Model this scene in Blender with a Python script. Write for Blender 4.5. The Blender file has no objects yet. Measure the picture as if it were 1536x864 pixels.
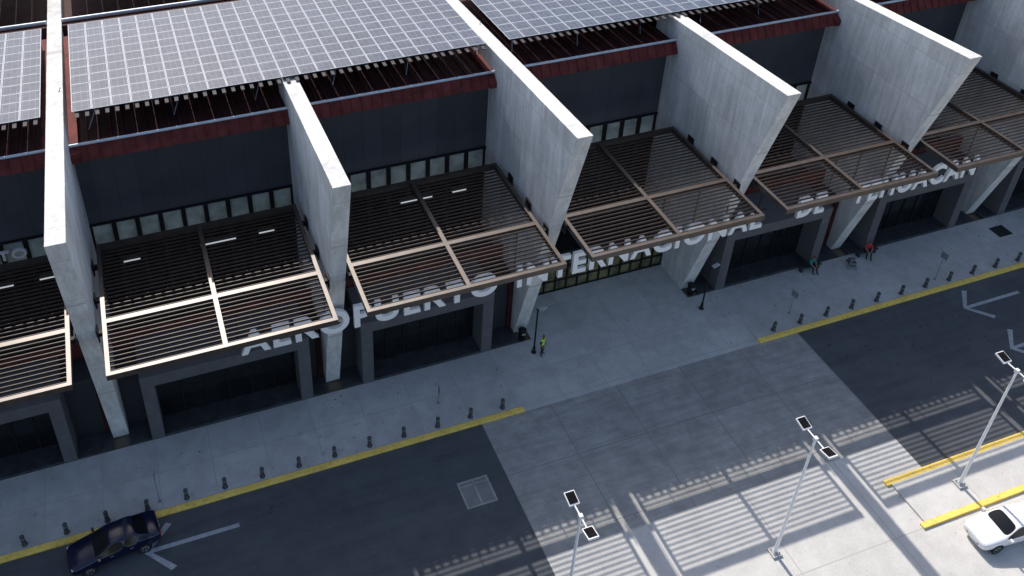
import bpy, bmesh, math, random
from mathutils import Vector, Matrix, Euler
random.seed(7)
scene=bpy.context.scene
COL=bpy.context.collection
rad=math.radians

# ------------------------------------------------------------------ materials
def new_mat(name):
    m=bpy.data.materials.new(name); m.use_nodes=True
    nt=m.node_tree; b=nt.nodes.get("Principled BSDF"); return m,nt,b
def N(nt,t,**kw):
    n=nt.nodes.new(t)
    for k,v in kw.items(): setattr(n,k,v)
    return n
def mixc(nt,fac,a,b,mode='MIX'):
    n=nt.nodes.new("ShaderNodeMix"); n.data_type='RGBA'; n.blend_type=mode
    def s(i,v):
        if isinstance(v,bpy.types.NodeSocket): nt.links.new(v,n.inputs[i])
        elif isinstance(v,(int,float)): n.inputs[i].default_value=v
        else: n.inputs[i].default_value=(*v,1)
    s(0,fac); s(6,a); s(7,b); return n.outputs[2]
def noise(nt,vec,scale,detail=4,rough=.6):
    n=N(nt,"ShaderNodeTexNoise"); n.inputs['Scale'].default_value=scale; n.inputs['Detail'].default_value=detail; n.inputs['Roughness'].default_value=rough
    nt.links.new(vec,n.inputs['Vector']); return n.outputs[0]
def ramp(nt,f,a,b,c0=(0,0,0),c1=(1,1,1)):
    r=N(nt,"ShaderNodeValToRGB"); r.color_ramp.elements[0].position=a; r.color_ramp.elements[1].position=b
    r.color_ramp.elements[0].color=(*c0,1); r.color_ramp.elements[1].color=(*c1,1)
    nt.links.new(f,r.inputs[0]); return r.outputs[0]
def coords(nt,swz=None,scale=(1,1,1)):
    tc=N(nt,"ShaderNodeTexCoord"); out=tc.outputs['Object']
    if swz:
        s=N(nt,"ShaderNodeSeparateXYZ"); c=N(nt,"ShaderNodeCombineXYZ"); nt.links.new(out,s.inputs[0])
        for i,a in enumerate(swz): nt.links.new(s.outputs['XYZ'.index(a)],c.inputs[i])
        out=c.outputs[0]
    if scale!=(1,1,1):
        mp=N(nt,"ShaderNodeMapping"); mp.inputs['Scale'].default_value=scale; nt.links.new(out,mp.inputs[0]); out=mp.outputs[0]
    return out
def bricks(nt,vec,w,h,mortar,offset=0,shift=None):
    b=N(nt,"ShaderNodeTexBrick"); b.offset=offset; b.inputs['Scale'].default_value=1
    b.inputs['Mortar Size'].default_value=mortar; b.inputs['Brick Width'].default_value=w; b.inputs['Row Height'].default_value=h
    b.inputs['Color1'].default_value=(0,0,0,1); b.inputs['Color2'].default_value=(1,1,1,1); b.inputs['Mortar Smooth'].default_value=.1
    if shift:
        mp=N(nt,"ShaderNodeMapping"); mp.inputs['Location'].default_value=shift; nt.links.new(vec,mp.inputs[0]); vec=mp.outputs[0]
    nt.links.new(vec,b.inputs['Vector']); return b.outputs['Color'],b.outputs['Fac']
def plain(name,col,rough=.6,metal=0,var=.25,scale=3,spec=.5):
    m,nt,b=new_mat(name); v=coords(nt)
    n=noise(nt,v,scale)
    c=mixc(nt,ramp(nt,n,.35,.65),tuple(x*(1-var) for x in col),tuple(min(1,x*(1+var)) for x in col))
    nt.links.new(c,b.inputs['Base Color']); b.inputs['Roughness'].default_value=rough; b.inputs['Metallic'].default_value=metal
    b.inputs['Specular IOR Level'].default_value=spec
    return m
def ground_mat(name,col,joints=None,jcol=.55,var=.22,stain=.35,grit=.15,streak=None,rough=.9):
    m,nt,b=new_mat(name); v=coords(nt)
    big=noise(nt,v,.13,5,.65); mid=noise(nt,v,.9,6,.7); fine=noise(nt,v,14,3,.7)
    lo=tuple(x*(1-var) for x in col); hi=tuple(x*(1+var) for x in col)
    c=mixc(nt,ramp(nt,big,.35,.65),lo,hi)
    c=mixc(nt,stain,c,mixc(nt,ramp(nt,mid,.33,.6),tuple(x*.62 for x in col),hi),'MIX')
    c=mixc(nt,grit*2,c,ramp(nt,fine,.3,.7,(.55,.55,.55),(1.2,1.2,1.2)),'MULTIPLY')
    sp=noise(nt,v,2.3,3,.5); c=mixc(nt,.5,c,ramp(nt,sp,.26,.33,(.45,.45,.45),(1,1,1)),'MULTIPLY')
    if streak:
        vs=coords(nt,scale=streak); s=noise(nt,vs,1,5,.7)
        c=mixc(nt,.45,c,ramp(nt,s,.35,.65,(.68,.68,.68),(1.2,1.2,1.2)),'MULTIPLY')
    if joints:
        cc,f=bricks(nt,v,joints[0],joints[1],joints[2],0,joints[3] if len(joints)>3 else None)
        c=mixc(nt,.16,c,mixc(nt,cc,(.55,.55,.55),(1.1,1.1,1.1)),'MULTIPLY')
        c=mixc(nt,f,c,tuple(x*jcol for x in col))
    nt.links.new(c,b.inputs['Base Color']); b.inputs['Roughness'].default_value=rough; b.inputs['Specular IOR Level'].default_value=.3
    bp=N(nt,"ShaderNodeBump"); bp.inputs['Strength'].default_value=.25; bp.inputs['Distance'].default_value=.02
    nt.links.new(fine,bp.inputs['Height']); nt.links.new(bp.outputs[0],b.inputs['Normal'])
    return m
def wall_concrete():
    m,nt,b=new_mat("board_concrete"); v=coords(nt,'YZX')
    col=(.75,.75,.74)
    cc,f=bricks(nt,v,2.44,3.05,.016,0,(.6,.5,0)); 
    c=mixc(nt,cc,tuple(x*.89 for x in col),tuple(x*1.05 for x in col))
    big=noise(nt,v,.35,6,.7)
    c=mixc(nt,.5,c,ramp(nt,big,.35,.68,(.62,.62,.62),(1.12,1.12,1.12)),'MULTIPLY')
    vs=coords(nt,'YZX',(1.6,.14,1.6)); s=noise(nt,vs,1.5,6,.75)
    c=mixc(nt,.42,c,ramp(nt,s,.40,.62,(.52,.52,.52),(1.1,1.1,1.1)),'MULTIPLY')
    sp=noise(nt,v,9,4,.8); c=mixc(nt,.3,c,ramp(nt,sp,.3,.55,(.6,.6,.6),(1.05,1.05,1.05)),'MULTIPLY')
    c=mixc(nt,f,c,tuple(x*.58 for x in col))
    nt.links.new(c,b.inputs['Base Color']); b.inputs['Roughness'].default_value=.85; b.inputs['Specular IOR Level'].default_value=.3
    return m
M={}
M['conc']=wall_concrete()
M['asphalt']=ground_mat("asphalt",(.095,.102,.112),None,var=.13,stain=.3,grit=.2,streak=(.12,1.2,1))
M['sidewalk']=ground_mat("sidewalk_concrete",(.51,.51,.495),(3.0,2.36,.02,(0,0,0)),.72,var=.13,stain=.38)
M['slab']=ground_mat("crossing_concrete",(.355,.348,.335),(4.5,4.4,.03,(-15.45,0,0)),.65,var=.16,stain=.5,streak=(.25,3,1))
M['slab2']=ground_mat("parking_and_sunlit_concrete",(.60,.585,.56),(6.0,5.0,.035,(-15.45,-16.0,0)),.7,var=.08,stain=.3)  # parking and island concrete; also the paler sunlit end of the crossing
M['dirt']=ground_mat("dry_ground",(.2,.17,.12),None)
def paint(name,col,wear=.45):
    m,nt,b=new_mat(name); v=coords(nt); n=noise(nt,v,5,6,.8); n2=noise(nt,v,.8,4,.6)
    c=mixc(nt,ramp(nt,n,.30,.30+wear*.5,(1,1,1),(0,0,0)),col,tuple(x*.5 for x in col))
    c=mixc(nt,.5,c,ramp(nt,n2,.3,.7,(.6,.6,.6),(1.05,1.05,1.05)),'MULTIPLY')
    nt.links.new(c,b.inputs['Base Color']); b.inputs['Roughness'].default_value=.7; return m
M['yellow']=paint("yellow_kerb_paint",(1.0,.70,.15),.36)
M['white_paint']=paint("white_road_paint",(.50,.53,.56),.7)
M['darkpanel']=plain("dark_facade_panel",(.030,.032,.037),.5,0,.15,.6)
def seam_panel():
    m,nt,b=new_mat("dark_cladding"); v=coords(nt,'XZY'); cc,f=bricks(nt,v,1.2,9.5,.012,0,(0,1,0))
    c=mixc(nt,cc,(.045,.049,.060),(.056,.061,.074)); c=mixc(nt,f,c,(.02,.02,.025))
    n=noise(nt,v,.6,5); c=mixc(nt,.5,c,ramp(nt,n,.3,.7,(.75,.75,.75),(1.2,1.2,1.2)),'MULTIPLY')
    nt.links.new(c,b.inputs['Base Color']); b.inputs['Roughness'].default_value=.55; return m
M['clad']=seam_panel()
M['frame']=plain("portal_grey",(.10,.10,.108),.7,0,.12,1.5)
M['black']=plain("black_metal",(.014,.014,.016),.6,spec=.2)
M['matblack']=plain("matt_black",(.010,.010,.012),.95,spec=.05)
M['plinth']=plain("dark_stone",(.04,.042,.047),.6,0,.3,2)
M['red']=plain("red_roof_metal",(.13,.029,.027),.75,0,.3,1.2,.2)
M['redroof']=plain("red_roof_sheet",(.05,.016,.016),.75,0,.35,.8,.2)
M['gutter']=plain("galvanised_steel",(.50,.56,.62),.5,.2,.1,2)
M['rack']=plain("rack_steel",(.06,.055,.06),.7,.1,.1,2,.2)
M['alu']=plain("aluminium_rail",(.40,.43,.47),.6,.1,.1,2,.3)
M['pergola']=plain("bronze_paint",(.066,.050,.042),.43,.3,.2,2,.8)
M['blade']=plain("louvre_paint",(.048,.032,.026),.48,.1,.25,2,.35)
M['frost']=plain("frosted_glass",(.44,.52,.49),.25,0,.35,.7)
M['glass']=plain("dark_glass",(.010,.012,.014),.15,0,.3,1,.3)
M['brass']=plain("door_glass",(.16,.14,.07),.2,.1,.5,1.2)
M['letter']=plain("letter_white",(.90,.90,.90),.4,0,.01,2)
m,nt,b=new_mat("glowing_strip"); b.inputs['Base Color'].default_value=(.8,.85,.85,1); b.inputs['Emission Color'].default_value=(.9,.97,1,1); b.inputs['Emission Strength'].default_value=.4; M['tube']=m  # pale emissive material for the strips along the glazing
M['white']=plain("white_powder_coat",(.78,.79,.80),.5,0,.04,3)
M['polegrey']=plain("pole_grey",(.42,.43,.44),.45,.3,.1,3)
M['signgrey']=plain("sign_back_grey",(.22,.23,.24),.5,.2,.1,3)
M['rubber']=plain("tyre_rubber",(.02,.02,.02),.85)
M['rim']=plain("wheel_rim",(.5,.5,.52),.3,.8,.1,4)
M['bluepaint']=plain("dark_blue_car_paint",(.004,.009,.035),.15,.1,.1,2,.7)
M['whitepaint']=plain("white_car_paint",(.80,.80,.81),.22,0,.03,2)
M['carglass']=plain("car_glass",(.006,.007,.009),.08,0,.1,2,.4)
M['headlight']=plain("headlight",(.6,.62,.65),.15)
M['taillight']=plain("taillight",(.3,.01,.01),.25)
M['bollard']=plain("bollard_grey",(.05,.052,.058),.6)
M['skin']=plain("skin",(.32,.17,.11),.6,0,.08,6)
M['hair']=plain("hair",(.015,.011,.009),.7)
M['vest']=plain("hi_vis_vest",(.42,.85,.05),.6,0,.1,8)
M['stripe']=plain("reflective_tape",(.7,.7,.7),.3)
M['navy']=plain("dark_trousers",(.018,.02,.03),.85)
M['teal']=plain("teal_shirt",(.01,.24,.20),.8)
M['redshirt']=plain("red_shirt",(.5,.03,.02),.8)
M['shoe']=plain("shoe",(.02,.018,.016),.6)
M['stain']=plain("oil_stain",(.055,.055,.057),.8,0,.3,3,.2)
M['covercol']=ground_mat("cover_concrete",(.22,.22,.22),None)
def panel_mat():
    m,nt,b=new_mat("solar_module"); v=coords(nt)
    c1,f1=bricks(nt,v,.334,.35,.010,0)
    n=noise(nt,v,.25,3)
    c=mixc(nt,c1,(.040,.052,.082),(.062,.076,.112)); c=mixc(nt,f1,c,(.15,.17,.21))
    c=mixc(nt,.5,c,ramp(nt,n,.3,.7,(.7,.7,.7),(1.25,1.25,1.25)),'MULTIPLY')
    nt.links.new(c,b.inputs['Base Color']); b.inputs['Roughness'].default_value=.16; b.inputs['Specular IOR Level'].default_value=.45
    return m
M['solar']=panel_mat()

# ------------------------------------------------------------------ mesh builder
class MB:
    def __init__(s): s.v=[];s.f=[];s.m=[];s.mats=[]; s.sm=[]
    def mi(s,k):
        if k not in s.mats: s.mats.append(k)
        return s.mats.index(k)
    def add(s,vs,fs,k,smooth=False):
        o=len(s.v); s.v+= [tuple(v) for v in vs]; i=s.mi(k)
        for f in fs: s.f.append([o+a for a in f]); s.m.append(i); s.sm.append(smooth)
    def box(s,x0,x1,y0,y1,z0,z1,k):
        s.add([(x0,y0,z0),(x1,y0,z0),(x1,y1,z0),(x0,y1,z0),(x0,y0,z1),(x1,y0,z1),(x1,y1,z1),(x0,y1,z1)],
              [(0,3,2,1),(4,5,6,7),(0,1,5,4),(1,2,6,5),(2,3,7,6),(3,0,4,7)],k)
    def prismX(s,x0,x1,prof,k):
        n=len(prof); vs=[(x0,y,z) for y,z in prof]+[(x1,y,z) for y,z in prof]
        fs=[tuple(range(n-1,-1,-1)),tuple(range(n,2*n))]+[(i,(i+1)%n,n+(i+1)%n,n+i) for i in range(n)]
        s.add(vs,fs,k)
    def tube(s,a,b,r0,r1,k,n=10,cap=True,smooth=True):
        a=Vector(a);b=Vector(b);d=(b-a).normalized()
        u=d.orthogonal().normalized(); w=d.cross(u)
        vs=[];
        for c,r in((a,r0),(b,r1)):
            for i in range(n):
                t=2*math.pi*i/n; vs.append(c+u*math.cos(t)*r+w*math.sin(t)*r)
        s.add(vs,[(i,(i+1)%n,n+(i+1)%n,n+i) for i in range(n)],k,smooth)
        if cap: s.add(vs,[tuple(range(n-1,-1,-1)),tuple(range(n,2*n))],k)
    def lathe(s,c,prof,k,n=12):
        vs=[]
        for r,z in prof:
            for i in range(n):
                t=2*math.pi*i/n; vs.append((c[0]+r*math.cos(t),c[1]+r*math.sin(t),c[2]+z))
        fs=[]
        for j in range(len(prof)-1):
            for i in range(n): fs.append((j*n+i,j*n+(i+1)%n,(j+1)*n+(i+1)%n,(j+1)*n+i))
        fs.append(tuple(range((len(prof)-1)*n,len(prof)*n))); s.add(vs,fs,k,True)
    def obj(s,name,parent=None,bevel=0,loc=None,rot=None,recalc=True):
        me=bpy.data.meshes.new(name); me.from_pydata(s.v,[],s.f)
        for k in s.mats: me.materials.append(M[k])
        for p,i,sm in zip(me.polygons,s.m,s.sm): p.material_index=i; p.use_smooth=sm
        if recalc:
            bm=bmesh.new(); bm.from_mesh(me); bmesh.ops.recalc_face_normals(bm,faces=bm.faces); bm.to_mesh(me); bm.free()
        o=bpy.data.objects.new(name,me); COL.objects.link(o)
        if bevel:
            b=o.modifiers.new("bevel",'BEVEL'); b.width=bevel; b.segments=2; b.limit_method='ANGLE'
        if parent: o.parent=parent
        if loc: o.location=loc
        if rot: o.rotation_euler=rot
        return o
def empty(name,loc=(0,0,0),rot=(0,0,0)):
    e=bpy.data.objects.new(name,None); COL.objects.link(e); e.location=loc; e.rotation_euler=rot; return e

# ------------------------------------------------------------------ layout constants (metres)
X0,S=-4.768,12.678
def wx(k): return X0+k*S
T=.893; TIP=(-4.37,19.07); FOOT=(.9,.15); WS=-.063
def wtop(y): return TIP[1]+WS*(y-TIP[0])
SW=.15
K0,K1=-5,10
KX0,KX1=18.25,35.05
CX0,CX1=15.45,38.0

# ------------------------------------------------------------------ ground
g=MB(); g.box(-1500,1500,-1500,1500,-.6,-.02,'dirt'); g.obj("ground")
g=MB(); g.box(-150,220,-75,-5.07,-.3,0,'asphalt'); g.obj("road")
g=MB(); g.box(CX0,CX1,-13.95,-5.08,-.25,.006,'slab'); g.box(CX0,CX1,-40,-13.95,-.25,.005,'slab2'); g.obj("concrete_crossing")  # outer slab coloured paler where the sun falls, brightness put into the colour
g=MB()
for a,b in((-150,KX0),(KX1,220)):
    g.box(a,b,-4.74,0.0,-.25,SW,'sidewalk')
g.box(KX0,KX1,-3.3,0.0,-.25,SW,'sidewalk')
g.prismX(KX0,KX1,[(-5.07,-.25),(-3.3,-.25),(-3.3,SW),(-5.07,.012)],'sidewalk')
g.box(wx(2)+T/2,wx(3)-T/2,0.0,6,-.25,SW,'sidewalk')
g.obj("pavement")
g=MB()
for a,b in((-150,KX0),(KX1,220)):
    g.box(a,b,-5.08,-4.74,-.25,SW+.003,'yellow')
g.obj("yellow_kerb",bevel=.025)
g=MB()
g.box(35.5,160,-18.75,-16.35,-.2,.13,'slab2'); g.obj("median_island")
g=MB(); g.box(35.2,160,-16.35,-16.02,-.2,.135,'yellow'); g.box(35.2,160,-19.08,-18.75,-.2,.135,'yellow'); 
g.obj("yellow_kerb",bevel=.025)
g=MB(); g.box(CX1,160,-70,-19.08,-.25,.004,'slab2'); g.obj("parking_lot")
def arrow(tx,ty,L=4.8):
    g=MB(); z=.010; w=.12
    g.add([(tx,ty-w,z),(tx+L,ty-w,z),(tx+L,ty+w,z),(tx,ty+w,z)],[(0,1,2,3)],'white_paint')
    for s in(1,-1):
        g.add([(tx-.14,ty,z+.004),(tx+.14,ty-s*.02,z+.004),(tx+1.4,ty+s*1.25,z+.004),(tx+1.1,ty+s*1.4,z+.004)],[(0,1,2,3)],'white_paint')
    return g.obj("road_arrow_marking")
arrow(-4.05,-6.9); arrow(50.35,-6.9); arrow(50.35,-10.75); 
g=MB(); z=.009; hx,hy=12.6,-10.05
g.box(hx,hx+1.8,hy,hy+1.7,z-.1,z,'covercol')
for a in((0,1.8,0,.1),(0,1.8,1.6,1.7),(0,.1,.1,1.6),(1.7,1.8,.1,1.6),(.85,.95,.1,1.6),(.1,1.7,1.35,1.41)):
    g.box(hx+a[0],hx+a[1],hy+a[2],hy+a[3],z-.05,z+.012,'slab')
g.obj("utility_cover")
g=MB(); g.box(58.5,59.8,-2.1,-1.0,SW-.05,SW+.006,'black'); 
for i in range(9): g.box(58.55+i*.14,58.6+i*.14,-2.05,-1.05,SW,SW+.02,'plinth')
g.obj("drain_grate")
g=MB(); R2=random.Random(3)
def blob(x,y,r,z=.0085,ax=1.8):
    n=11; vs=[(x,y,z)]+[(x+ax*r*math.cos(2*math.pi*i/n)*R2.uniform(.6,1.2),y+r*math.sin(2*math.pi*i/n)*R2.uniform(.5,1.2),z) for i in range(n)]
    g.add(vs,[(0,i+1,(i+1)%n+1) for i in range(n)],'stain')
for cx,cy,n,sp in((3.2,-6.3,9,.8),(12.3,-6.5,5,.5),(46,-7.6,26,3.2),(44,-8.8,16,3)):
    for i in range(n): blob(R2.gauss(cx,sp),R2.gauss(cy,sp*.25),R2.uniform(.02,.075))
for i in range(50): blob(R2.uniform(-15,60),R2.uniform(-3.2,-.4),R2.uniform(.015,.045),SW+.005)
g.obj("oil_stains")

# ------------------------------------------------------------------ terminal building
term=empty("airport_terminal")
xa,xb=wx(K0)-6,wx(K1)+6
for k in range(K0,K1+1):
    x=wx(k); g=MB()
    ye=38 if k%2==0 else 8.6
    prof=[TIP,(ye,wtop(ye)),(ye,.1),(FOOT[0],.1)]
    g.prismX(x-T/2,x+T/2,prof,'conc')
    g.obj("concrete_fin_wall_%d"%(k-K0+1),term,bevel=.03)
g=MB(); FY=6.9; ZG=11.05
for k in range(K0,K1):
    a,b=wx(k)+T/2,wx(k+1)-T/2
    g.box(a,b,FY,FY+.5,ZG+.12,16.24,'clad')
    g.box(a,b,FY-.12,FY+.4,ZG,ZG+.117,'black')
g.obj("upper_cladding",term)
g=MB()
for k in range(K0,K1):
    a,b=wx(k)+T/2,wx(k+1)-T/2; zb_=4.6 if k!=2 else 3.7
    g.box(a,b,FY+.12,FY+.22,9.0,ZG,'frost')
    g.box(a,b,FY+.12,FY+.22,zb_,9.0,'glass')
    n=9; w=(b-a)/n
    for i in range(n+1):
        xx=a+i*w; g.box(max(a,xx-.13),min(b,xx+.13),FY-.02,FY+.12,zb_,ZG,'black')
    for z in(9.0,6.6): g.box(a,b,FY,FY+.11,z-.1,z+.1,'black')
g.obj("clerestory_glazing",term)
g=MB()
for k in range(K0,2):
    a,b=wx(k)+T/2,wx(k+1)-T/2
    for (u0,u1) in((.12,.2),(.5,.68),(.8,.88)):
        g.box(a+(b-a)*u0,a+(b-a)*u1,FY-.42,FY-.22,8.25,8.33,'tube')  # emissive white strip set just in front of the glazing
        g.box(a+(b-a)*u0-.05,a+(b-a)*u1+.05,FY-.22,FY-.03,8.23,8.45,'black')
g.obj("glazing_strips",term)
g=MB()
g.box(xa,xb,FY+.6,40,.1,15.9,'darkpanel'); g.obj("main_hall_volume",term)
for k in range(K0,K1):
    a,b=wx(k)+T/2,wx(k+1)-T/2
    if k==2: continue
    g=MB()
    p0=wx(k)+1.7; p1=wx(k)+(11.25 if k==0 else 10.25)
    g.box(a,b,1.5,FY+.5,.1,4.6,'darkpanel')
    g.box(p0+.3,p1-.3,0.02,1.49,.12,.30,'plinth')
    g.box(a,p0+.3,0.02,1.49,.12,.24,'plinth'); g.box(p1-.3,b,0.02,1.49,.12,.24,'plinth')
    z1=5.3; t=.72
    g.box(p0,p0+t,-.03,3.2,.1,z1-.8,'frame'); g.box(p1-t,p1,-.03,3.2,.1,z1-.8,'frame')
    g.box(p0,p1,-.033,3.2,z1-.798,z1,'frame')
    g.box(p0+t,p1-t,1.40,1.47,.3,z1-.8,'glass')
    for i in range(1,6):
        xx=p0+t+(p1-p0-2*t)*i/6; g.box(xx-.04,xx+.04,1.33,1.398,.3,z1-.8,'black')
    g.obj("ground_floor_portal_%d"%(k-K0+1),term,bevel=.02)
    g=MB(); g.box(a,b,3.3,3.5,4.6,5.8,'red'); g.box(b-.35,b-.02,1.35,1.49,.24,4.5,'redroof')
    g.obj("red_infill_%d"%(k-K0+1),term)
a,b=wx(2)+T/2,wx(3)-T/2
g=MB()
DY=3.6
g.box(a,b,DY,DY+.1,.15,3.2,'brass')
n=14
for i in range(n+1):
    xx=a+(b-a)*i/n; g.box(max(a,xx-.05),min(b,xx+.05),DY-.1,DY-.002,.15,3.2,'black')
for z in(.2,1.1,2.3,3.15): g.box(a,b,DY-.08,DY-.004,z-.05,z+.05,'black')
g.box(a,b,DY-.12,FY+.5,3.2,3.7,'black')
g.obj("entrance_doors",term)
PYF,PYB,PZF,PZB=7.2,18.65,18.57,18.12
for k in range(-4,9,2):
    a,b=wx(k)+T/2,wx(k+2)-T/2
    g=MB()
    def slab(x0,x1):
        g.prismX(x0,x1,[(6.45,16.85),(19.2,16.4),(19.2,16.25),(6.45,16.25)],'redroof')
        g.prismX(x0,x1,[(5.75,16.28),(6.45,16.25),(6.45,17.0),(6.20,17.05)],'red')
        g.prismX(x0,x1,[(19.2,16.2),(20.9,16.2),(20.9,17.5),(19.9,17.5)],'redroof')
        g.tube((x0,6.15,17.13),(x1,6.15,17.13),.085,.085,'gutter',8)
        g.tube((x0,20.4,17.65),(x1,20.4,17.65),.12,.12,'gutter',8)
        n=int((x1-x0)/.62)
        for i in range(n):
            xx=x0+.3+i*.62
            g.prismX(xx,xx+.05,[(6.46,16.85),(19.1,16.4),(19.1,16.48),(6.46,16.93)],'red')
            g.prismX(xx,xx+.03,[(5.69,16.28),(5.75,16.28),(6.20,17.052),(6.14,17.06)],'red')
    mid=wx(k+1); slab(a,mid-T/2); slab(mid+T/2,b)
    for x0,x1 in((a,a+.5),(b-.45,b)):
        g.prismX(x0,x1,[(5.68,16.62),(6.4,17.11),(19.1,17.11),(19.1,16.8),(6.4,16.7),(5.68,16.27)],'red')
    g.box(a,b,20.9,38,15.95,16.2,'redroof')
    g.obj("metal_roof_%d"%((k+4)//2+1),term)
    g=MB()
    s0=a+.45; s1=b-.22
    zf,zb,yf,yb=PZF,PZB,PYF,PYB
    def pz(y): return zf+(zb-zf)*(y-yf)/(yb-yf)
    def mod(x0,x1,y0,y1):
        za,zc=pz(y0),pz(y1)
        g.prismX(x0,x1,[(y0,za-.035),(y1,zc-.035),(y1,zc),(y0,za)],'alu')
        e=.035
        g.add([(x0+e,y0+e,pz(y0+e)+.004),(x1-e,y0+e,pz(y0+e)+.004),(x1-e,y1-e,pz(y1-e)+.004),(x0+e,y1-e,pz(y1-e)+.004)],[(0,1,2,3)],'solar')
    def array(s0,s1,yf,yb):
        n=round((s1-s0)/1.03); w=(s1-s0)/n; y=yf
        while y<yb-.3:
            h=1.04
            for i in range(n):
                x=s0+i*w; mod(x+.010,x+w-.010,y+.010,y+h-.010)
            y+=h
        return n,w
    n,w=array(s0,s1,yf,yb)
    for i in range(2*n):
        x=s0+(i+.5)*w/2; g.box(x-.10,x+.10,yf-.50,yf+.3,PZF-.15,PZF-.09,'rack')  # added stubs ahead of the modules, put in to break up the plaza shadow
    for y in(7.9,9.9,12,14.2,16.3,18):
        g.box(s0,s1,y-.04,y+.04,pz(y)-.14,pz(y)-.04,'rack')
    x=s0+.6
    while x<s1:
        for y in(8.2,13,17.8):
            g.tube((x,y,16.5),(x,y,pz(y)-.1),.035,.035,'rack',6)
        g.tube((x,8.0,16.8),(x+1.2,10.5,pz(10.5)-.15),.03,.03,'alu',6)
        x+=4.6
    zf,zb,yf,yb=18.9,18.5,23.0,34.0
    array(s0,s1,23.0,34.0)
    g.obj("solar_array_%d"%((k+4)//2+1),term)
PH=5.578; PY0,PY1=-5.27,4.49; PZ=11.40; YM=-1.62
for k in range(K0,K1):
    c=(X0+(k+.5)*S); x0,x1=c-PH,c+PH
    g=MB(); w=.21; zt,zb_=PZ+.17,PZ-.17
    g.box(x0,x1,PY0,PY0+w,zb_,zt,'pergola'); g.box(x0,x1,PY1-w,PY1,zb_,zt,'pergola')
    g.box(x0,x0+w,PY0+w,PY1-w,zb_,zt,'pergola'); g.box(x1-w,x1,PY0+w,PY1-w,zb_,zt,'pergola')
    g.box(x0+w,x1-w,YM-.14,YM+.14,zb_,zt-.003,'pergola')
    g.box(c-.12,c+.12,PY0+w,YM-.14,zb_,zt-.004,'pergola'); g.box(c-.12,c+.12,YM+.14,PY1-w,zb_,zt-.004,'pergola')
    y=PY0+w+.16
    while y<PY1-w-.1:
        if abs(y-YM)>.18:
            for a,b in((x0+w,c-.12),(c+.12,x1-w)):
                g.box(a,b,y-.018,y+.018,PZ-.045,PZ+.062,'blade')
        y+=.30
    for yy in(-2.2,.2,2.8):
        g.box(x0-.30,x0,yy-.12,yy+.12,PZ-.12,PZ+.10,'black'); g.box(x1,x1+.30,yy-.12,yy+.12,PZ-.12,PZ+.10,'black')
        g.box(x0-.26,x0-.20,yy-.3,yy+.3,PZ-.35,PZ+.35,'black'); g.box(x1+.20,x1+.26,yy-.3,yy+.3,PZ-.35,PZ+.35,'black')
    g.obj("louvred_canopy_%d"%(k-K0+1),term)
def text(name,body,x0,x1,y,z,h,parent,depth=.08,bold=.02,mat='letter'):
    cu=bpy.data.curves.new(name,'FONT'); cu.body=body; cu.size=h/.72; cu.extrude=depth; cu.offset=bold; cu.space_character=1.15
    o=bpy.data.objects.new(name,cu); COL.objects.link(o)
    dg=bpy.context.evaluated_depsgraph_get(); me=bpy.data.meshes.new_from_object(o.evaluated_get(dg))
    bpy.data.objects.remove(o)
    xs=[v.co.x for v in me.vertices]; a,b=min(xs),max(xs); sc=(x1-x0)/(b-a)
    for v in me.vertices:
        X,Y,Z=v.co; v.co=(x0+(X-a)*sc,y+(-Z),z+Y)
    me.materials.clear(); me.materials.append(M[mat])
    o=bpy.data.objects.new(name,me); COL.objects.link(o); o.parent=parent; return o
sg=empty("airport_name_sign")
LY,LZ,LH=-1.95,7.35,1.55
text("word_aeropuerto","AEROPUERTO",2.45,17.35,LY,LZ,LH,sg,bold=.065,depth=.11)
text("word_internacional","INTERNACIONAL",18.6,35.6,LY,LZ,LH,sg,bold=.065,depth=.11)
text("word_de","DE",38.3,40.4,LY,LZ,LH,sg,bold=.065,depth=.11)
text("word_tehuacan","TEHUACAN",42.6,53.0,LY,LZ,LH,sg,bold=.065,depth=.11)
g=MB()
for a,b in((2.2,17.6),(18.3,35.9),(38.0,40.7),(42.3,53.3)):
    g.box(a,b,LY+.13,LY+.19,LZ+.3,LZ+.38,'black'); g.box(a,b,LY+.13,LY+.19,LZ+1.1,LZ+1.18,'black')
    x=a+.2
    while x<b: g.box(x-.03,x+.03,LY+.195,LY+.24,LZ+.2,PZ-.17,'black'); x+=2.4
g.obj("sign_frame",sg)
s2=empty("facade_lettering_sign")
text("lettering","AEROPUERTO",-15.0,-7.8,6.5,10.2,.62,s2,bold=.02)

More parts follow.
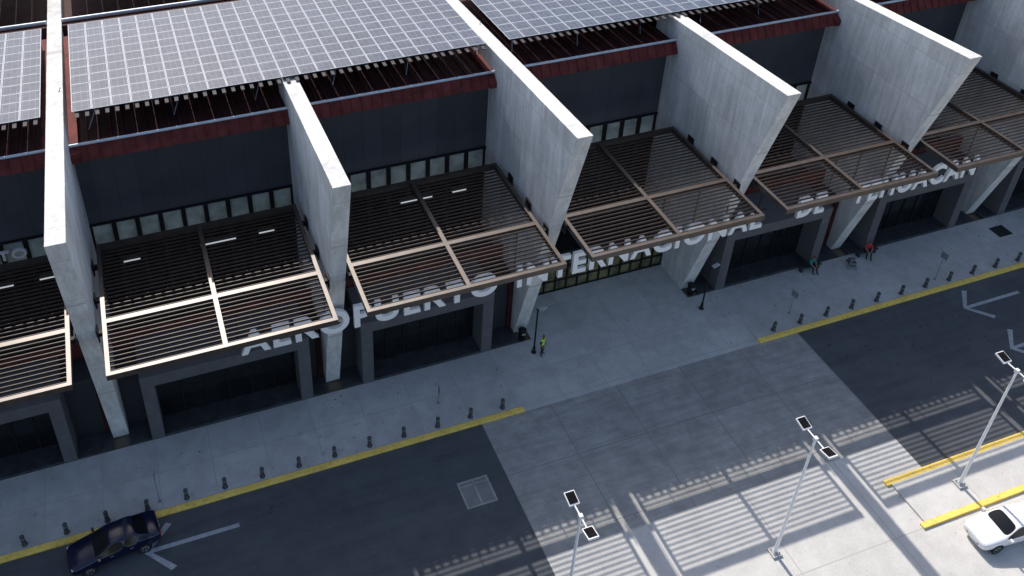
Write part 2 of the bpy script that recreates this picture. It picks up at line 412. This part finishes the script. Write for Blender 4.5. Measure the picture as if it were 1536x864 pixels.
# ------------------------------------------------------------------ street furniture
bx=[-10.0+2.08*i for i in range(-10,14)]+[36.5+2.11*i for i in range(20)]
for x in bx:
    g=MB(); g.lathe((0,0,0),[(.16,0),(.16,.03),(.115,.04),(.115,.66),(.125,.68),(.115,.72),(.07,.78),(.02,.80)],'bollard',14)
    g.lathe((0,0,.52),[(.119,0),(.119,.06)],'signgrey',14)
    g.obj("bollard",loc=(x,-4.48,SW),rot=(rad(R2.uniform(-1.5,1.5)),rad(R2.uniform(-1.5,1.5)),0))
def tall_lamp(x,y):
    e=empty("street_lamp",(x,y,.13 if x>35.5 else .006)); H=9.2
    g=MB(); g.box(-.28,.28,-.28,.28,0,.12,'slab2'); g.box(-.2,.2,-.2,.2,.12,.15,'polegrey')
    g.tube((0,0,.15),(0,0,H),.095,.055,'white',12)
    for a,b in((.15,.15),(-.15,.15),(.15,-.15),(-.15,-.15)): g.tube((a,b,.15),(a,b,.21),.025,.025,'black',6)
    g.obj("pole",e)
    g=MB(); g.tube((0,-.75,H-.05),(0,.75,H-.05),.04,.04,'white',8); 
    g.box(-.09,.09,-.09,.09,H-.16,H+.06,'white')
    g.obj("cross_arm",e,bevel=.01)
    for s in(-1,1):
        g=MB(); g.box(-.25,.25,-.31,.31,-.05,.05,'white'); g.box(-.21,.21,-.25,.26,.055,.075,'matblack'); g.box(-.2,.2,-.2,.2,-.08,-.052,'letter')
        g.obj("lamp_head",e,loc=(0,s*.88,H+.02),rot=(rad(12)*s,0,0))
for i in range(-4,4): tall_lamp(39.07+12.26*(i),-17.58)
def small_lamp(x,y):
    e=empty("pavement_lamp",(x,y,SW)); H=3.78
    g=MB(); g.lathe((0,0,0),[(.17,0),(.17,.05),(.1,.12),(.085,.5),(.055,.55),(.05,H)],'black',12)
    g.tube((0,0,H-.1),(.45,-.1,H+.08),.025,.022,'black',6); g.tube((0,0,H-.1),(-.12,.05,H+.1),.025,.02,'black',6); g.obj("pole",e)
    g=MB(); g.box(-.26,.26,-.13,.13,-.03,.03,'polegrey'); g.box(-.2,.2,-.1,.1,-.05,-.032,'letter'); g.obj("lamp_head",e,bevel=.015,loc=(.3,-.1,H+.1),rot=(0,rad(-8),.2))
small_lamp(33.12,-1.20); small_lamp(20.69,-1.07)
def bin_(x,y):
    g=MB(); g.lathe((0,0,0),[(.2,0),(.24,.05),(.25,.75),(.27,.77),(.27,.83),(.19,.9),(.1,.95)],'black',14)
    g.box(-.12,.12,-.27,-.2,.55,.68,'polegrey'); g.obj("litter_bin",loc=(x,y,SW))
bin_(20.45,.25); bin_(33.2,.3)
def sign(x,y,rz,h=2.45):
    e=empty("traffic_sign",(x,y,SW),(0,0,rz))
    g=MB(); g.lathe((0,0,0),[(.09,0),(.09,.02),(.028,.03),(.028,h)],'signgrey',8); g.obj("post",e)
    g=MB(); g.box(-.25,.25,-.045,-.03,h-.55,h-.03,'signgrey'); g.box(-.21,.21,-.05,-.046,h-.51,h-.07,'polegrey')
    g.obj("plate",e)
sign(13.5,-2.9,rad(80),1.5); sign(38.5,-3.5,rad(100),2.0); sign(50.4,-4.1,rad(100)); sign(-3.1,-4.2,rad(85),2.4)

# ------------------------------------------------------------------ cars
def car(name,loc,yaw,paintk,L=4.65,hatch=False):
    e=empty(name,loc,(0,0,yaw)); k=L/4.68
    st=[(2.34,.62,.36,.50,.62,.46,.66),(2.24,.80,.22,.50,.70,.62,.76),(1.95,.875,.19,.52,.78,.70,.86),(1.10,.90,.19,.53,.90,.76,.99),
        (1.02,.90,.19,.53,.905,.77,1.00),(.22,.905,.19,.53,.93,.64,1.40),(.10,.905,.19,.53,.935,.62,1.44),(-.42,.905,.19,.53,.945,.62,1.465),(-.95,.90,.19,.54,.95,.61,1.43)]
    if hatch: st+= [(-1.45,.90,.19,.54,.955,.60,1.37),(-1.55,.90,.19,.54,.955,.60,1.34),(-2.05,.87,.21,.55,.95,.66,1.02),(-2.15,.86,.22,.55,.94,.66,.98),(-2.32,.78,.34,.55,.84,.62,.88)]
    else: st+= [(-1.08,.90,.19,.54,.955,.60,1.39),(-1.72,.895,.20,.55,.965,.68,1.06),(-1.82,.89,.20,.55,.96,.68,1.035),(-2.20,.85,.23,.55,.93,.66,1.0),(-2.33,.76,.36,.56,.82,.60,.88)]
    bm=bmesh.new(); rings=[]
    for x,w,zb,zm,zs,rw,zr in st:
        half=[(0,zb),(w*.86,zb),(w,zm),(w*.97,zs),(rw,zr)]
        pts=half+[(rw*.5,zr+.025),(0,zr+.035),(-rw*.5,zr+.025)]+[(-a,b) for a,b in reversed(half[1:])]
        rings.append([bm.verts.new((x*k,a,b)) for a,b in pts])
    n=len(rings[0]); F={}
    for i in range(len(rings)-1):
        for j in range(n):
            F[i,j]=bm.faces.new((rings[i][j],rings[i][(j+1)%n],rings[i+1][(j+1)%n],rings[i+1][j]))
    bm.faces.new(rings[0]); bm.faces.new(list(reversed(rings[-1])))
    bmesh.ops.recalc_face_normals(bm,faces=bm.faces)
    ri=10 if hatch else 9
    groups=[[F[4,j] for j in(4,5,6,7)],[F[ri,j] for j in(4,5,6,7)]]
    for j in(3,8): groups+= [[F[4,j],F[5,j],F[6,j]],[F[7,j],F[8,j]]]
    for j in(3,8): groups+= [[F[9,j]]] 
    for gr in groups:
        bmesh.ops.inset_region(bm,faces=gr,thickness=.03,depth=-.006,use_even_offset=True)
        for f in gr: f.material_index=1
    cr=bm.edges.layers.float.new('crease_edge')
    for ed in bm.edges:
        if len({f.material_index for f in ed.link_faces})==2: ed[cr]=.8
    for f in bm.faces: f.smooth=True
    me=bpy.data.meshes.new("body"); bm.to_mesh(me); bm.free()
    me.materials.append(M[paintk]); me.materials.append(M['carglass'])
    o=bpy.data.objects.new("body",me); COL.objects.link(o); o.parent=e
    sb=o.modifiers.new("s",'SUBSURF'); sb.levels=2; sb.render_levels=2
    for (wxx,s) in((1.42,1),(1.42,-1),(-1.36,1),(-1.36,-1)):
        g=MB(); y=.775*s; g.tube((0,-.12,0),(0,.12,0),.31,.31,'rubber',24); 
        g.tube((0,.115*s,0),(0,.128*s,0),.21,.20,'rim',20)
        for a in range(5):
            t=a*2*math.pi/5; g.tube((.04*math.cos(t),.13*s,.04*math.sin(t)),(.18*math.cos(t),.13*s,.18*math.sin(t)),.02,.035,'black',6)
        g.obj("wheel",e,loc=(wxx*k,y,.31))
        g=MB(); g.tube((0,0,0),(0,.02*s,0),.365,.365,'black',24); g.obj("wheel_arch",e,loc=(wxx*k,.865*s,.34))
    g=MB()
    for s in(1,-1):
        g.box(2.05*k,2.24*k,s*.60-.15,s*.60+.13,.62,.74,'headlight'); g.box(-2.31*k,-2.17*k,s*.60-.16,s*.60+.16,.72,.86,'taillight')
        g.box(.78*k,.92*k,s*.96-.09,s*.96+.09,.93,1.06,paintk)
        for xx in(.25,-.75): g.box(xx*k-.09,xx*k+.09,s*.885-.012,s*.885+.012,.80,.83,'rim')
    g.box(2.25*k,2.325*k,-.42,.42,.40,.56,'black'); g.box(2.30*k,2.335*k,-.2,.2,.43,.52,'white'); g.box(-2.335*k,-2.28*k,-.2,.2,.6,.7,'white')
    g.obj("lights_and_trim",e,bevel=.02)
    return e
car("parked_sedan",(-5.55,-6.2,.0),math.pi+rad(8),'bluepaint')
car("parked_hatchback",(39.1,-20.6,.005),math.pi-rad(4),'whitepaint',4.4,True)

# ------------------------------------------------------------------ people
def person(name,loc,yaw,pose,shirt,vest=False):
    if pose=='stand':
        J=dict(pelvis=(0,0,.93),spine=(0,0,1.12),chest=(0,.01,1.33),neck=(0,0,1.47),head0=(0,-.01,1.56),
          shL=(.18,0,1.40),elL=(.25,.03,1.13),wrL=(.24,-.08,.89),shR=(-.18,0,1.40),elR=(-.26,.02,1.13),wrR=(-.22,-.12,.93),
          hpL=(.09,0,.88),knL=(.11,-.02,.48),anL=(.12,.02,.09),toL=(.14,-.15,.04),hpR=(-.09,0,.88),knR=(-.10,-.03,.48),anR=(-.12,.01,.09),toR=(-.15,-.16,.04))
    else:
        J=dict(pelvis=(0,0,.54),spine=(0,-.03,.72),chest=(0,-.08,.92),neck=(0,-.12,1.05),head0=(0,-.15,1.13),
          shL=(.18,-.08,.98),elL=(.25,-.22,.76),wrL=(.12,-.42,.63),shR=(-.18,-.08,.98),elR=(-.25,-.22,.76),wrR=(-.12,-.42,.63),
          hpL=(.09,-.03,.53),knL=(.14,-.44,.54),anL=(.13,-.60,.12),toL=(.14,-.77,.05),hpR=(-.09,-.03,.53),knR=(-.14,-.42,.54),anR=(-.13,-.46,.12),toR=(-.15,-.63,.05))
    R=dict(pelvis=.15,spine=.135,chest=.155,neck=.06,head0=.055,shL=.075,elL=.05,wrL=.033,shR=.075,elR=.05,wrR=.033,hpL=.10,knL=.075,anL=.05,toL=.04,hpR=.10,knR=.075,anR=.05,toR=.04)
    B=[('pelvis','spine','s'),('spine','chest','s'),('chest','neck','s'),('neck','head0','k'),('chest','shL','s'),('shL','elL','s'),('elL','wrL','k'),
       ('chest','shR','s'),('shR','elR','s'),('elR','wrR','k'),('pelvis','hpL','p'),('hpL','knL','p'),('knL','anL','p'),('anL','toL','h'),
       ('pelvis','hpR','p'),('hpR','knR','p'),('knR','anR','p'),('anR','toR','h')]
    names=list(J); me=bpy.data.meshes.new("b"); me.from_pydata([J[n] for n in names],[(names.index(a),names.index(b)) for a,b,_ in B],[])
    o=bpy.data.objects.new("tmp",me); COL.objects.link(o)
    o.modifiers.new("sk",'SKIN'); 
    for i,n in enumerate(names):
        sv=me.skin_vertices[0].data[i]; r=R[n]; sv.radius=(r,r*.72) if n in('pelvis','spine','chest') else (r,r); sv.use_root=(n=='pelvis')
    ss=o.modifiers.new("ss",'SUBSURF'); ss.levels=2
    dg=bpy.context.evaluated_depsgraph_get(); bm_=bpy.data.meshes.new_from_object(o.evaluated_get(dg)); bpy.data.objects.remove(o)
    mk={'s':shirt,'k':'skin','p':'navy','h':'shoe'}; keys=[shirt,'skin','navy','shoe','vest','stripe']
    for kk in keys: bm_.materials.append(M[kk])
    def dist(p,a,b):
        a=Vector(a);b=Vector(b);t=max(0,min(1,(p-a).dot(b-a)/(b-a).length_squared)); return (p-(a+(b-a)*t)).length
    for f in bm_.polygons:
        f.use_smooth=True; p=Vector(f.center); best=min(B,key=lambda q:dist(p,J[q[0]],J[q[1]])-min(R[q[0]],R[q[1]])*.5)
        kk=mk[best[2]]
        if vest and best[2]=='s' and best[1] in('spine','chest','neck','shL','shR'):
            kk='stripe' if (abs(p.z-J['spine'][2]-.02)<.03) else 'vest'
        f.material_index=keys.index(kk)
    e=empty(name,loc,(0,0,yaw))
    bo=bpy.data.objects.new("body",bm_); COL.objects.link(bo); bo.parent=e
    h0=Vector(J['head0']); g=MB(); hc=h0+Vector((0,-.015,.085))
    vs=[];n=14;m_=10
    for j in range(m_+1):
        ph=math.pi*j/m_
        for i in range(n):
            t=2*math.pi*i/n; x=.075*math.sin(ph)*math.cos(t); y=.095*math.sin(ph)*math.sin(t); z=.118*math.cos(ph)
            if z<0: x*=1+z*2.2; y*=1+z*1.2
            vs.append(hc+Vector((x,y,z)))
    for j in range(m_):
        for i in range(n):
            a=j*n+i;b=j*n+(i+1)%n; ce=(vs[a]+vs[b+n])/2-hc
            g.add([vs[a],vs[b],vs[b+n],vs[a+n]],[(0,1,2,3)],'hair' if (ce.z>.055 or (ce.y>.0 and ce.z>-.05)) else 'skin',True)
    g.tube(hc+Vector((0,-.085,.015)),hc+Vector((0,-.112,-.025)),.008,.015,'skin',6)
    for s in(1,-1):
        g.tube(hc+Vector((s*.03,-.083,.012)),hc+Vector((s*.03,-.091,.012)),.011,.009,'black',6)
        g.tube(hc+Vector((s*.070,.0,-.0)),hc+Vector((s*.085,.012,.01)),.024,.02,'skin',6)
    g.box(hc.x-.022,hc.x+.022,hc.y-.088,hc.y-.076,hc.z-.057,hc.z-.048,'redshirt')
    g.obj("head",e)
    g=MB()
    for sd in('L','R'):
        w=Vector(J['wr'+sd]); d=(w-Vector(J['el'+sd])).normalized(); s=1 if sd=='L' else -1
        side=Vector((0,-1,0)) if pose=='stand' else Vector((-s,0,0)); side=(side-d*side.dot(d)).normalized()
        pe=w+d*.085; g.tube(w-d*.02,pe,.028,.036,'skin',8)
        for i,(off,l) in enumerate(((-.028,.062),(-.010,.075),(.010,.082),(.028,.074))):
            b0=pe+side*off-d*.01; kn=b0+d*l*.55; curl=(d.cross(side)*(.25*s)+d).normalized(); g.tube(b0,kn,.010,.009,'skin',6); g.tube(kn,kn+curl*l*.5,.009,.007,'skin',6)
        b0=w+d*.03+side*.03; g.tube(b0,b0+(d+side*.8).normalized()*.06,.012,.009,'skin',6)
    g.obj("hands",e)
    return e
person("security_guard",(21.08,-1.42,SW),rad(35),'stand','navy',True)
person("seated_person",(42.6,-.35,SW-.02),rad(10),'sit','teal')
person("seated_person",(47.6,-.35,SW-.02),rad(-20),'sit','redshirt')
for x in(42.6,47.6):
    g=MB(); g.box(-.9,.9,-.22,.2,.36,.42,'plinth'); 
    for a in(-.7,.7): g.box(a-.06,a+.06,-.18,.16,0,.36,'plinth')
    g.obj("low_bench",bevel=.01,loc=(x,-.33,SW))
g=MB()
def tb(*pts,r=.018,k='polegrey'):
    for a,b in zip(pts[:-1],pts[1:]): g.tube(a,b,r,r,k,6)
tb((-.5,-.28,.15),(.5,-.28,.15),(.5,.28,.15),(-.5,.28,.15),(-.5,-.28,.15))
for y in(-.14,0,.14): tb((-.5,y,.15),(.5,y,.15),r=.01)
tb((-.5,-.28,.15),(-.58,-.28,1.0),(-.58,.28,1.0),(-.5,.28,.15)); tb((-.54,-.28,.6),(-.54,.28,.6))
for x,y in((-.42,-.26),(-.42,.26),(.45,-.2),(.45,.2)): g.tube((x,y-.02,.07),(x,y+.02,.07),.07,.07,'rubber',12)
g.box(-.3,.3,-.22,.22,.17,.5,'frame')
g.obj("luggage_trolley",loc=(45.75,-1.0,SW),rot=(0,0,rad(60)))

# ------------------------------------------------------------------ light, sky, camera
EL=math.atan(1/1.055); AZ=rad(1.0)
sd=Vector((-math.sin(AZ)*math.cos(EL),math.cos(AZ)*math.cos(EL),math.sin(EL)))
L=bpy.data.lights.new("sun",'SUN'); L.energy=5; L.angle=rad(.5); L.color=(1,.94,.86)
lo=bpy.data.objects.new("sun",L); COL.objects.link(lo); lo.rotation_euler=sd.to_track_quat('Z','Y').to_euler(); lo.location=(0,50,60)
w=bpy.data.worlds.new("World"); scene.world=w; w.use_nodes=True; nt=w.node_tree
bg=nt.nodes['Background']; sk=nt.nodes.new('ShaderNodeTexSky'); sk.sky_type='NISHITA'; sk.sun_disc=False; sk.sun_elevation=EL; sk.sun_rotation=-AZ
sk.dust_density=2.2
nt.links.new(sk.outputs[0],bg.inputs[0]); bg.inputs[1].default_value=.175
cam=bpy.data.cameras.new("camera"); co=bpy.data.objects.new("camera",cam); COL.objects.link(co)
co.location=(0,-38.11,45.5); co.rotation_euler=(.9982,-.0061,-.3361)
cam.sensor_width=36; cam.lens=36*1393.7264/1536; cam.shift_x=131.72/1536; cam.shift_y=-265.70/1536; cam.clip_end=5000; cam.clip_start=.5
scene.camera=co
scene.view_settings.view_transform='Standard'; scene.view_settings.look='None'; scene.view_settings.exposure=0
